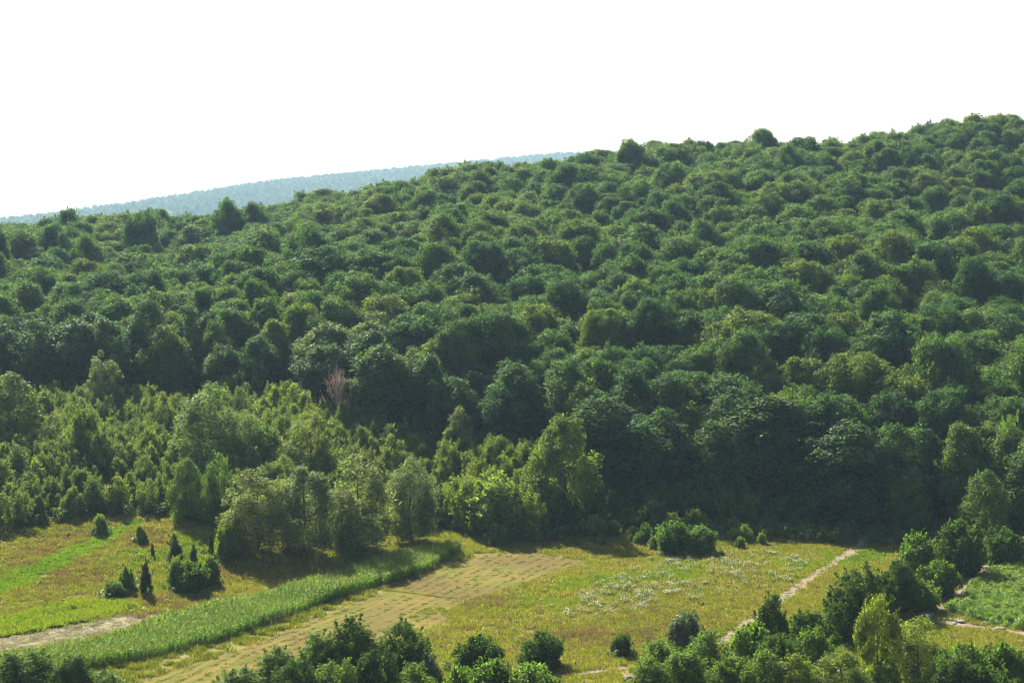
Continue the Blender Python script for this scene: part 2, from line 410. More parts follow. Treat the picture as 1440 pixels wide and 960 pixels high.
# ------------------------------------------------------------------ tree builders
def crown_geo(seed, prof, R_, zb, ht, nl, lr, per, leaf, ratio=0.62, up=0.25, stretch=1.0, inner=0.25, squash=1.0, tintspread=0.35, shoots=0, slen=1.0, swide=0.30):
    """leaf clumps spread through the crown's volume. prof(f) -> relative radius at relative height f"""
    r = np.random.default_rng(seed); g = Geo()
    fs = np.linspace(0, 1, 60); wgt = np.array([max(prof(f), 0.02) for f in fs]); wgt /= wgt.sum()
    lop = r.uniform(0, 2 * math.pi); lopa = r.uniform(0.05, 0.22)
    for i in range(nl):
        f = float(np.clip(r.choice(fs, p=wgt) + r.normal(0, .02), 0, 1)); th = r.uniform(0, 2 * math.pi)
        q = math.sqrt(r.uniform(inner, 1.0)) * r.uniform(0.82, 1.12)
        rad = R_ * prof(f) * q * (1 + lopa * math.cos(th - lop))
        l = lr * r.uniform(0.65, 1.35) * (0.75 + 0.25 * prof(f))
        c = np.array([rad * math.cos(th), rad * math.sin(th), zb + f * ht])
        k = int(per * r.uniform(0.75, 1.25) * (l / lr) ** 1.6)
        d = r.normal(size=(k, 3)); d[:, 2] += up; d /= np.linalg.norm(d, axis=1, keepdims=True)
        rr = l * (0.30 + 0.70 * r.uniform(0, 1, k) ** 0.45) * r.uniform(0.78, 1.28, k)
        P = c + d * rr[:, None] * np.array([1, 1, stretch * squash])
        outw = P - np.array([0, 0, zb + 0.35 * ht]); outw /= np.linalg.norm(outw, axis=1, keepdims=True) + 1e-9
        Nn = d * 0.5 + outw * 0.25 + r.normal(size=(k, 3)) * 0.55 + np.array([0, 0, 0.35]); Nn /= np.linalg.norm(Nn, axis=1, keepdims=True) + 1e-9
        base = r.uniform(0.5 - tintspread, 0.5 + tintspread)
        tint = np.clip(base + r.uniform(-0.25, 0.25, k), 0, 1)
        leaves_into(g, P, Nn, leaf, ratio, r, 0, tint)
    for i in range(shoots):                       # single leafy shoots that break the outline
        f = r.uniform(.25, 1.0); th = r.uniform(0, 2 * math.pi); rad = R_ * prof(f) * r.uniform(.75, 1.25); L_ = lr * r.uniform(1.4, 3.4) * slen; k = int(per * .5 * L_ / lr * .6)
        b = np.array([rad * math.cos(th), rad * math.sin(th), zb + f * ht]); dd = np.array([math.cos(th) * r.uniform(0, .7), math.sin(th) * r.uniform(0, .7), 1.0]); dd /= np.linalg.norm(dd)
        t = r.uniform(-.3, 1, k); P = b + dd * (t * L_)[:, None] + r.normal(0, 1, (k, 3)) * (lr * swide * (1.05 - t))[:, None]
        Nn = r.normal(size=(k, 3)) + np.array([0, 0, .4]); Nn /= np.linalg.norm(Nn, axis=1, keepdims=True)
        leaves_into(g, P, Nn, leaf, ratio, r, 0, np.clip(r.uniform(.35, 1, k), 0, 1))
    return g

def trunk_geo(seed, h, rad, zb, R_, limbs=6, lean=0.06, top=0.8, sides=6):
    r = np.random.default_rng(seed + 500); g = Geo()
    n = 7; zs = np.linspace(-0.6, h * top, n)
    off = np.cumsum(r.normal(0, lean * h / n, (n, 2)), 0); off -= off[0]
    pts = np.column_stack([off, zs]); rads = rad * np.concatenate(([1.35], np.linspace(1, 0.22, n - 1)))
    tube_into(g, pts, rads, sides)
    for i in range(limbs):
        s = r.uniform(0.35, 0.9); k = min(n - 2, int(s * (n - 1))); b = pts[k]
        th = 2 * math.pi * (i / limbs) + r.uniform(-.5, .5); L_ = R_ * r.uniform(0.5, 0.9)
        e = b + np.array([math.cos(th) * L_, math.sin(th) * L_, L_ * r.uniform(0.5, 1.1)])
        mid = (b + e) / 2 + np.array([0, 0, -0.08 * L_])
        tube_into(g, [b, mid, e], [rads[k] * .55, rads[k] * .36, rads[k] * .12], 5)
    return g

PR_ROUND = lambda f: math.sqrt(max(0.0, 1 - (2 * (f * 0.86 + 0.10) - 1) ** 2)) ** 0.85
PR_DOME = lambda f: max(0.0, 1 - f ** 2.6) ** 0.55 * (0.80 + 0.2 * min(1, f * 4))
PR_OVAL = lambda f: max(0.02, math.sin(math.pi * (0.10 + 0.86 * f ** 0.85))) ** 0.8
PR_SPIRE = lambda f: max(0.02, (1 - f) ** 0.75 * min(1.0, 0.45 + f * 3.5))
PR_EGG = lambda f: max(0.02, (1 - f ** 2.0)) ** 0.75 * (0.66 + 0.34 * min(1, f * 3))
PR_WIL = lambda f: max(0.02, (1 - f ** 2.6)) ** 0.62 * (0.74 + 0.26 * min(1, f * 3))
PR_FULL = lambda f: max(0.0, 1 - f ** 3.0) ** 0.6 * (0.72 + 0.28 * min(1, f * 2.5))
PR_BUSH = lambda f: max(0.02, 1 - f ** 3.2) ** 0.6 * (.82 + .18 * min(1, f * 3))

LIB = bpy.data.collections.new("plant_library")      # sources for the far forest and the ground cover (instanced only)
class Proto: pass
def proto(kind, crown, trunk, height, radius, leafm, barkm):
    p = Proto(); p.h, p.r = height, radius
    p.crown = crown.mesh(kind + "_crown", [leafm], False); p.trunk = trunk.mesh(kind + "_trunk", [barkm], True)
    p.leafm, p.barkm = leafm, barkm
    p.cg, p.tg = crown, trunk
    return p
def recolour(p, leafm, barkm=None):
    q = Proto(); q.h, q.r = p.h, p.r; q.crown = p.crown.copy(); q.crown.materials[0] = leafm
    q.trunk = p.trunk
    if barkm: q.trunk = p.trunk.copy(); q.trunk.materials[0] = barkm
    q.cg, q.tg = p.cg, p.tg; q.leafm = leafm; q.barkm = barkm or p.barkm
    return q

FOREST = []
for s in range(9):
    rr = np.random.default_rng(s + 40); Hh = 21 + rr.uniform(-2, 2.5); Rc = rr.uniform(6.6, 8.8); zb = Hh * rr.uniform(.46, .58)
    FOREST.append(proto("forest_tree", crown_geo(100 + s, PR_DOME if s % 3 else PR_ROUND, Rc * .9, zb, Hh - zb - 1.0, 104, 1.9, 230, 0.25, up=0.4, inner=.2, tintspread=.36, squash=.85, shoots=10, slen=.34, swide=.42),
                        trunk_geo(s, Hh, 0.30, zb, Rc), Hh, Rc, M['forest'], M['bark']))
EDGE = []
for s in range(6):
    rr = np.random.default_rng(s + 60); Hh = 20 + rr.uniform(-1.5, 2.5); Rc = rr.uniform(5.0, 6.2); zb = Hh * .07
    EDGE.append(proto("edge_tree", crown_geo(150 + s, PR_FULL, Rc * .86, zb, Hh - zb - 1.2, 110, 1.5, 190, 0.225, up=0.4, tintspread=.36, shoots=16, slen=.4, swide=.42),
                      trunk_geo(30 + s, Hh, 0.32, zb, Rc), Hh, Rc, M['edge'], M['bark']))
SAP = []
for s in range(9):
    rr = np.random.default_rng(s + 80); Hh = 6.5 + rr.uniform(-1, 1); Rc = rr.uniform(1.8, 2.9); zb = Hh * .05
    pr = (PR_EGG, PR_WIL, PR_OVAL)[s % 3]
    SAP.append(proto("sapling", crown_geo(200 + s, pr, Rc * .85, zb, Hh - zb - .4, 46, rr.uniform(.5, .75), 105, 0.14, ratio=0.5, stretch=rr.uniform(1.1, 1.7), up=.5, inner=.12, shoots=14, slen=.75, swide=.38),
                     trunk_geo(60 + s, Hh, 0.09, zb, Rc, 5), Hh, Rc, M['sapling'], M['bark']))
WIL = []
for s in range(4):
    rr = np.random.default_rng(s + 120); Hh = 14.0; Rc = 4.6; zb = 0.7
    WIL.append(proto("willow", crown_geo(300 + s, PR_WIL, Rc * .84, zb, Hh - zb - .6, 92, 1.1, 165, 0.19, ratio=0.42, stretch=1.3, up=.4, shoots=14, slen=.6, swide=.4),
                     trunk_geo(90 + s, Hh, 0.24, zb, Rc, 7), Hh, Rc, M['willow'], M['bark']))
POP = [proto("poplar", crown_geo(340 + s, PR_OVAL, 2.7, 2.2, 11.0, 56, 0.85, 120, 0.19, ratio=0.5, stretch=1.2), trunk_geo(130 + s, 14, .2, 2.2, 2.6, 8, sides=6), 14.0, 3.2, M['willow'], M['pale_bark']) for s in range(2)]
OPEN = [proto("open_tree", crown_geo(360 + s, PR_OVAL, 3.1, 3.0, 6.2, 44, 0.85, 190, 0.14, ratio=0.6, inner=0.35), trunk_geo(160 + s, 10, .17, 3.0, 3.2, 8, lean=.05), 10.0, 3.6, M['bright'], M['bark']) for s in range(2)]
SPARSE = [proto("sparse_tree", crown_geo(380 + s, PR_OVAL, 6.2, 1.6, 14.2, 96, 1.35, 190, 0.21, ratio=0.6, inner=0.34), trunk_geo(170 + s, 16, .34, 3.0, 6.4, 12, lean=.07), 17.0, 7.0, M['lime'], M['pale_bark']) for s in range(1)]
BUSH = []
for s in range(5):
    BUSH.append(proto("bush", crown_geo(400 + s, PR_BUSH, 2.1, 0.25, 3.1, 56, 0.6, 160, 0.135, ratio=0.55, inner=0.15, shoots=24, slen=.42, swide=.5), trunk_geo(190 + s, 3, .07, .3, 2.0, 6), 3.8, 2.5, M['dark'], M['bark']))
TALLB = []
for s in range(4):
    TALLB.append(proto("tall_shrub", crown_geo(440 + s, PR_WIL, 2.5, 0.3, 6.8, 78, 0.66, 170, 0.135, ratio=0.5, stretch=1.25, inner=0.15, up=.4, shoots=30, slen=.6, swide=.45), trunk_geo(210 + s, 7, .12, .6, 2.4, 7), 7.6, 3.0, M['dark'], M['bark']))
CON = []
for s in range(2):
    CON.append(proto("juniper", crown_geo(470 + s, lambda f: max(.03, (1 - f) ** .7 * min(1, .6 + f * 2)), 1.05, 0.15, 4.6, 70, 0.34, 90, 0.11, ratio=0.35, stretch=1.7, up=.6, shoots=14), trunk_geo(230 + s, 4.4, .07, .3, .8, 4), 5.0, 1.35, M['conifer'], M['bark']))

def variants(ps, mat): return [recolour(p, M[mat]) for p in ps]
KIND = {'forest': FOREST, 'edge': EDGE, 'sapling': SAP, 'willow': WIL, 'willow_green': variants(WIL, 'sapling'), 'willow_mid': variants(WIL, 'green'),
        'poplar': POP, 'open': OPEN, 'sparse': SPARSE, 'bush_dark': BUSH, 'bush_green': variants(BUSH, 'green'), 'bush_bright': variants(BUSH, 'bright'),
        'bush_silver': variants(BUSH, 'silver'), 'bush_sapling': variants(BUSH, 'sapling'), 'tall_dark': TALLB, 'tall_green': variants(TALLB, 'green'), 'tall_bright': variants(TALLB, 'bright'),
        'willow_bright': variants(WIL, 'bright'), 'tall_silver': variants(TALLB, 'silver'), 'tall_sapling': variants(TALLB, 'sapling'), 'juniper': CON, 'sapling_bright': variants(SAP, 'bright'), 'sapling_dark': variants(SAP, 'edge')}
prng = np.random.default_rng(5); CROWN_OF = {}

def plant(name, kind, x, y, label, cat, group=None, height=None, radius=None, scale=None, z=None, which=None):
    ps = KIND[kind]; p = ps[int(prng.integers(len(ps)))] if which is None else ps[which % len(ps)]
    root = bpy.data.objects.new(name, None); root.empty_display_size = 0.5
    root.location = (x, y, float(terrain(x, y)) - 0.08 if z is None else z)
    root.rotation_euler = (prng.normal(0, .02), prng.normal(0, .02), prng.uniform(0, 6.283))
    if isinstance(scale, tuple): root.scale = scale
    elif scale is not None: root.scale = (scale,) * 3
    else: root.scale = (radius / p.r, radius / p.r, height / p.h)
    link(root); tag(root, label, cat, group)
    link(bpy.data.objects.new("trunk", p.trunk), root); CROWN_OF[root.name] = link(bpy.data.objects.new("crown", p.crown), root)
    return root

def plant_px(name, kind, u, vtop, wpx, label, cat, group=None, vbase=None, dist=None, which=None):
    """stand a plant on the ground at its own distance; its height and spread in metres follow from that"""
    if vbase is not None: g = gp(u, vbase); x, y = g[0], g[1]
    else: y = dist; x = (u - 720) / F * dist
    zg = float(terrain(x, y)); _, _, dep = project(x, y, zg)
    d = ray(u, vtop); ztop = CAM_H + d[2] * y / d[1]
    return plant(name, kind, x, y, label, cat, group, height=max(0.8, ztop - zg), radius=wpx / 2 * dep / F, which=which)

# ------------------------------------------------------------------ forest on the hillside
EDGE_PX = [(-260, 578), (-60, 574), (150, 574), (330, 576), (450, 590), (560, 626), (700, 645), (850, 690), (950, 722), (1080, 740), (1200, 748), (1300, 744), (1380, 750), (1440, 757), (1560, 770)]
EW = np.array([gp(u, v)[:2] for u, v in EDGE_PX])
EW = np.vstack([[-400, EW[0, 1] + 5], EW, [400, EW[-1, 1] - 5]])
def edge_y(x): return np.interp(x, EW[:, 0], EW[:, 1])

def poisson(xmin, xmax, ymin, ymax, dist, ok, seed, tries=9):
    r = np.random.default_rng(seed); cell = dist / 1.42; G = {}; out = []
    n = int((xmax - xmin) * (ymax - ymin) / (dist * dist) * tries)
    C = np.column_stack([r.uniform(xmin, xmax, n), r.uniform(ymin, ymax, n)])
    C = C[ok(C[:, 0], C[:, 1])]
    for x, y in C:
        i, j = int(x // cell), int(y // cell); good = True
        for a in range(i - 2, i + 3):
            for b in range(j - 2, j + 3):
                q = G.get((a, b))
                if q is not None and (q[0] - x) ** 2 + (q[1] - y) ** 2 < dist * dist: good = False; break
            if not good: break
        if good: G[(i, j)] = (x, y); out.append((x, y))
    return np.array(out)

def hill_ok(x, y):
    return (y > edge_y(x)) & (np.abs(x) < 720 / F * y + 55) & (y < 735)
pts = poisson(-290, 290, 300, 735, 8.1, hill_ok, 3)
# road gap: the track enters the wood at the right
keep = np.min(np.hypot(pts[:, None, 0] - trk[None, :, 0], pts[:, None, 1] - trk[None, :, 1]), 1) > 4.5
pts = pts[keep & ~((vnoise(pts[:, 0] / 15, pts[:, 1] / 15, 91) > .86) & (pts[:, 1] - edge_y(pts[:, 0]) > 14))]
pz = terrain(pts[:, 0], pts[:, 1])
frs = np.random.default_rng(77)
big = vnoise(pts[:, 0] / 28, pts[:, 1] / 28, 21)
scl = 0.70 + 0.36 * big + frs.normal(0, 0.07, len(pts)); scl = np.where(frs.uniform(0, 1, len(pts)) < 0.07, scl * 1.25, scl); scl = np.clip(scl, .64, 1.34); szl = .93 + .10 * big + .18 * (scl - 1) + frs.normal(0, .06, len(pts)); szl = np.where(frs.uniform(0, 1, len(pts)) < .08, szl * 1.13, szl)
U, V, D = project(pts[:, 0], pts[:, 1], pz + 18)
inview = (U > -25) & (U < 1465) & (pts[:, 1] < 700)
order = np.argsort(np.where(inview, D, 1e9))
NIND = 292
TONES = [("dark green", 'forest_dark'), ("mid green", 'forest_mid'), ("yellowish green", 'forest_yellow')]
for n, i in enumerate(order[:NIND]):
    x, y = pts[i]; dpt = y - edge_y(x)
    wide = (1.5 if x < -20 else 1.35) if dpt < 17 else 1.0
    tone, tm = TONES[int(frs.choice(3, p=[.36, .42, .22]))]
    rank = "front rank" if dpt < 8 else "second rank" if dpt < 17 else "middle rows" if dpt < 40 else "deeper rows"
    where = "behind the sapling thicket" if x < -30 else "behind the mown field" if x < 22 else "above the meadow" if x < 58 else "beyond the dirt track"
    size = "wide-crowned" if scl[i] > .9 else "narrow-crowned"
    lab = "%s %s tree in the forest's %s %s" % (size, tone, rank, where)
    o = plant("forest_tree", 'edge' if dpt < 17 else 'forest', x, y, lab, "tree", "%s trees, %s, %s, %s" % (tone, size, rank, where), scale=(float(scl[i] * wide), float(scl[i] * wide), float(szl[i])))
    c = CROWN_OF[o.name]; c.material_slots[0].link = 'OBJECT'; c.material_slots[0].material = M[tm]
rest = order[NIND:]

def gn_stuff(name, P, rot, scale, idx, meshes, label=None, cat=None):
    """one object: points that carry plants (ground cover, far wood)"""
    col = bpy.data.collections.new(name + "_source")
    for k, me_ in enumerate(meshes):
        col.objects.link(bpy.data.objects.new("%s_source_%02d" % (name, k), me_))
    me = bpy.data.meshes.new(name); P = np.asarray(P, np.float32)
    me.vertices.add(len(P)); me.vertices.foreach_set("co", P.ravel())
    a = me.attributes.new("rot", 'FLOAT_VECTOR', 'POINT'); a.data.foreach_set("vector", np.asarray(rot, np.float32).ravel())
    a = me.attributes.new("scl", 'FLOAT_VECTOR', 'POINT'); a.data.foreach_set("vector", np.asarray(scale, np.float32).ravel())
    a = me.attributes.new("idx", 'INT', 'POINT'); a.data.foreach_set("value", np.asarray(idx, np.int32))
    o = link(bpy.data.objects.new(name, me))
    ng = bpy.data.node_groups.new(name + "_scatter", 'GeometryNodeTree')
    ng.interface.new_socket("Geometry", in_out='INPUT', socket_type='NodeSocketGeometry')
    ng.interface.new_socket("Geometry", in_out='OUTPUT', socket_type='NodeSocketGeometry')
    N = ng.nodes; L = ng.links
    gi = N.new("NodeGroupInput"); go = N.new("NodeGroupOutput"); ip = N.new("GeometryNodeInstanceOnPoints")
    ci = N.new("GeometryNodeCollectionInfo"); ci.inputs[0].default_value = col; ci.inputs[1].default_value = True; ci.inputs[2].default_value = True
    def na(nm, t):
        q = N.new("GeometryNodeInputNamedAttribute"); q.data_type = t; q.inputs[0].default_value = nm; return q.outputs[0]
    er = N.new("FunctionNodeEulerToRotation"); L.new(na("rot", 'FLOAT_VECTOR'), er.inputs[0])
    L.new(gi.outputs[0], ip.inputs["Points"]); L.new(ci.outputs[0], ip.inputs["Instance"]); ip.inputs["Pick Instance"].default_value = True
    L.new(na("idx", 'INT'), ip.inputs["Instance Index"]); L.new(er.outputs[0], ip.inputs["Rotation"]); L.new(na("scl", 'FLOAT_VECTOR'), ip.inputs["Scale"])
    L.new(ip.outputs[0], go.inputs[0])
    md = o.modifiers.new("scatter", 'NODES'); md.node_group = ng
    return tag(o, label, cat, None, "stuff")

def joined(p, name):
    g = Geo(); g.merge(p.cg, 0); g.merge(p.tg, 1)
    return g.mesh(name, [p.leafm, p.barkm])
FJ = [joined(p, "far_tree") for p in FOREST]
def rand_rot(n, r, tilt=.03): return np.column_stack([r.normal(0, tilt, n), r.normal(0, tilt, n), r.uniform(0, 6.283, n)])
gn_stuff("forest", np.column_stack([pts[rest], pz[rest] - .1]), rand_rot(len(rest), frs), np.column_stack([scl[rest], scl[rest], szl[rest]]),
         frs.integers(0, len(FJ), len(rest)), FJ, "closed green broadleaf forest covering the hillside up to the skyline", "forest")

# far forest on the blue hill
LOW = []
for s in range(4):
    g = crown_geo(600 + s, PR_DOME, 6.0, 3, 12, 22, 2.3, 60, 0.75, up=.4)
    LOW.append(g.mesh("far_crown", [M['forest']]))
fr = np.random.default_rng(9)
fp = poisson(-2200, 720, FY * .65, FY * 1.02, 25.0, lambda x, y: (np.abs(x + 0) < 720 / F * y + 30) & (x < 720), 15, tries=4)
vp = poisson(-1450, -100, 830, FY * .655, 30.0, lambda x, y: (np.abs(x) < 720 / F * y + 30), 16, tries=4)
fp = np.vstack([fp, vp])
gn_stuff("far_forest", np.column_stack([fp, np.maximum(far_z(fp[:, 0], fp[:, 1]), terrain(fp[:, 0], fp[:, 1])) - 1.5]), rand_rot(len(fp), fr), np.repeat(fr.uniform(1.0, 2.0, (len(fp), 1)), 3, 1),
         fr.integers(0, 4, len(fp)), LOW, "pale blue hazy wooded hill beyond the forest skyline", "forest")

# trees that stand out of the skyline
for u, vt, wp, dist, lab in [(885, 194, 52, 640, "tall tree standing clear above the middle of the forest skyline"),
                             (318, 280, 54, 600, "left of two loose skyline trees with a gap between them"),
                             (356, 284, 56, 604, "right of two loose skyline trees with a gap between them"),
                             (203, 297, 58, 590, "dark round tree on the low end of the forest skyline"),
                             (4, 323, 36, 520, "dark round tree at the foot of the skyline beside the pale gap"),
                             (122, 330, 58, 535, "round dark crown rising just below the low end of the skyline")]:
    y = dist; x = (u - 720) / F * dist; zg = float(terrain(x, y)); d = ray(u, vt); zt = CAM_H + d[2] * y / d[1]
    h = float(np.clip(zt - zg, 14, 34)); plant("forest_tree", 'forest', x, y, lab, "tree", height=h, radius=wp / 2 * dist / F)

# ------------------------------------------------------------------ named trees of the thicket and the forest edge
TL = [
 ("forest_tree", 'edge', 640, 458, 118, dict(dist=392), "big round dark oak bulging from the forest edge behind the thicket", 0),
 ("forest_tree", 'edge', 755, 505, 104, dict(dist=374), "wide flat-topped tree at the forest edge behind the yellow-green tree", 3),
 ("forest_tree", 'edge', 1090, 553, 172, dict(dist=332), "broad dark oak overhanging the meadow at the forest edge", 6),
 ("forest_tree", 'edge', 1250, 598, 110, dict(dist=330), "dark rounded tree where the dirt track enters the forest", 2),
 ("broadleaf_tree", 'willow_mid', 1280, 668, 62, dict(vbase=756), "small dark round tree right of the track's entry to the wood", 0),
 ("broadleaf_tree", 'willow_mid', 1385, 662, 84, dict(vbase=770), "lighter green tree with open lobes at the dark forest edge", 1),
 ("broadleaf_tree", 'willow_mid', 1425, 590, 70, dict(dist=318), "olive green tree cut by the frame above the green bank", 2),
 ("poplar_tree", 'poplar', 148, 486, 52, dict(vbase=596), "tall pale poplar rising in front of the dark forest wall", 0),
 ("broadleaf_tree", 'willow_green', 18, 526, 110, dict(vbase=648), "full rounded pale green tree at the far end of the thicket", 1),
 ("broadleaf_tree", 'willow_green', 300, 543, 120, dict(vbase=668), "wide light green tree in the middle of the thicket", 2),
 ("broadleaf_tree", 'willow_mid', 355, 585, 82, dict(vbase=676), "dark dome-shaped tree with shadowed side in the thicket", 3),
 ("broadleaf_tree", 'willow_green', 435, 573, 92, dict(vbase=690), "tall light green tree behind the row of willows", 0),
 ("broadleaf_tree", 'poplar', 650, 571, 54, dict(vbase=660), "small pale pointed tree before the dark forest edge", 1),
 ("broadleaf_tree", 'sparse', 792, 576, 112, dict(vbase=742), "yellow-green tree with bare grey limbs showing in its crown", 0),
 ("willow_tree", 'willow', 360, 653, 104, dict(vbase=776), "silvery willow at the open grass end of the willow row", 0),
 ("willow_tree", 'willow', 428, 658, 108, dict(vbase=779), "silvery willow second in the row above the maize", 1),
 ("willow_tree", 'willow', 500, 643, 118, dict(vbase=776), "broad silvery willow third in the row above the maize", 2),
 ("willow_tree", 'willow', 580, 644, 86, dict(vbase=762), "slim pale willow at the end of the row by the maize tip", 3),
 ("broadleaf_tree", 'willow_mid', 262, 645, 60, dict(vbase=732), "fresh green tree standing at the thicket front by the green strip", 1),
 ("broadleaf_tree", 'willow_mid', 308, 640, 56, dict(vbase=737), "pointed green tree between the green strip and the willow row", 2),
 ("broadleaf_tree", 'willow_green', 400, 640, 60, dict(vbase=715), "pale green tree squeezed behind the first two willows", 3),
 ("broadleaf_tree", 'tall_sapling', 120, 570, 60, dict(vbase=670), "thin birch-like tree with pale stem amid the thicket", 2),
]
for nm, kd, u, vt, wp, kw, lab, wh in TL:
    plant_px(nm, kd, u, vt, wp, lab, "tree", which=wh, **kw)

# dead tree: bare upright branches fanning out
def dead_tree(u, vb, vt, label):
    g0 = gp(u, vb); h = (vb - vt) * g0[1] / F * 1.02
    r = np.random.default_rng(31)
    root = bpy.data.objects.new("dead_tree", None); root.location = (g0[0], g0[1], g0[2] - .1); link(root); tag(root, label, "tree")
    g = Geo(); tube_into(g, [(0, 0, -.4), (.1, 0, h * .25), (.0, .1, h * .6), (.1, 0, h)], [.28, .24, .15, .03], 6)
    link(bpy.data.objects.new("trunk", g.mesh("dead_trunk", [M['dead_wood']], True)), root)
    for i in range(34):
        g = Geo(); zb = h * r.uniform(.12, .7); th = r.uniform(0, 6.28); L_ = h * r.uniform(.25, .55) * (1.1 - zb / h)
        up = r.uniform(1.0, 2.2); dx = np.array([math.cos(th), math.sin(th), 0]) * r.uniform(.5, .9)
        b = np.array([0, 0, zb]); e = b + (dx + np.array([0, 0, up])) / math.hypot(.7, up) * L_; m = (b + e) / 2 + dx * .18 * L_
        tube_into(g, [b, m, e], [.075, .055, .02], 4)
        for k in range(9):
            s = r.uniform(.3, 1); c = b + (e - b) * s + dx * .1 * L_ * (1 - abs(2 * s - 1)); dd = np.array([r.normal(), r.normal(), r.uniform(.6, 2)]); dd /= np.linalg.norm(dd)
            tube_into(g, [c, c + dd * L_ * r.uniform(.2, .45)], [.035, .012], 3)
        link(bpy.data.objects.new("branch", g.mesh("dead_branch", [M['dead_wood']], True)), root)
dead_tree(474, 618, 506, "bare grey dead tree standing against the dark forest wall")

# ------------------------------------------------------------------ thicket of saplings
THK = poly([(-110, 775), (0, 746), (60, 738), (130, 724), (215, 722), (300, 738), (400, 752), (560, 748), (620, 738), (690, 758), (760, 762), (860, 748), (960, 752)])
fx_, fy_ = THK[:, 0], THK[:, 1]
def front_y(x): return np.interp(x, fx_, fy_)
tp = poisson(-150, 46, 290, 430, 3.5, lambda x, y: (y > front_y(x)) & (y < edge_y(x) - 1.0) & (np.abs(x) < 720 / F * y + 14), 51)
rk = np.random.default_rng(66)
fill_pts = []
cnt = 0
oo = np.argsort(tp[:, 1])
for i in oo:
    x, y = tp[i]; u, v, dep = project(x, y, float(terrain(x, y)))
    nz = vnoise(np.array([x / 12]), np.array([y / 12]), 33)[0]
    s = 0.78 + 0.75 * nz + rk.normal(0, .12)
    if u > 760 and rk.uniform() < .45: continue
    if cnt >= 296: fill_pts.append((x, y, s)); continue
    depth = (y - front_y(x)) / max(1.0, edge_y(x) - front_y(x))
    zone = "at the sunny front of the thicket" if depth < .18 else "in the middle of the thicket" if depth < .6 else "at the back of the thicket"
    side = "near the poplar" if u < 230 else "behind the willow row" if u < 610 else "by the bare-limbed tree"
    kd = 'sapling'; nm = "sapling"; hue = "light green"; form = "tall slender" if s > 1.15 else "short slender"
    if 610 < u < 760 and v > 690: kd = 'sapling_bright'; hue = "yellow-green"
    elif u > 760: kd = 'sapling_dark'; hue = "dark"; s *= .75; form = "small"
    elif rk.uniform() < .4: kd = 'tall_sapling'; nm = "young_tree"; form = "tall" if s > 1.15 else "low"; s *= .85
    lab = "%s %s %s %s, %s" % (form, hue, "sapling" if nm == "sapling" else "bushy tree", zone, side)
    plant(nm, kd, x, y, lab, "sapling" if nm == "sapling" else "young tree", "%s %s thicket plants %s, %s" % (form, hue, zone, side), scale=float(np.clip(s, .45, 1.5))); cnt += 1

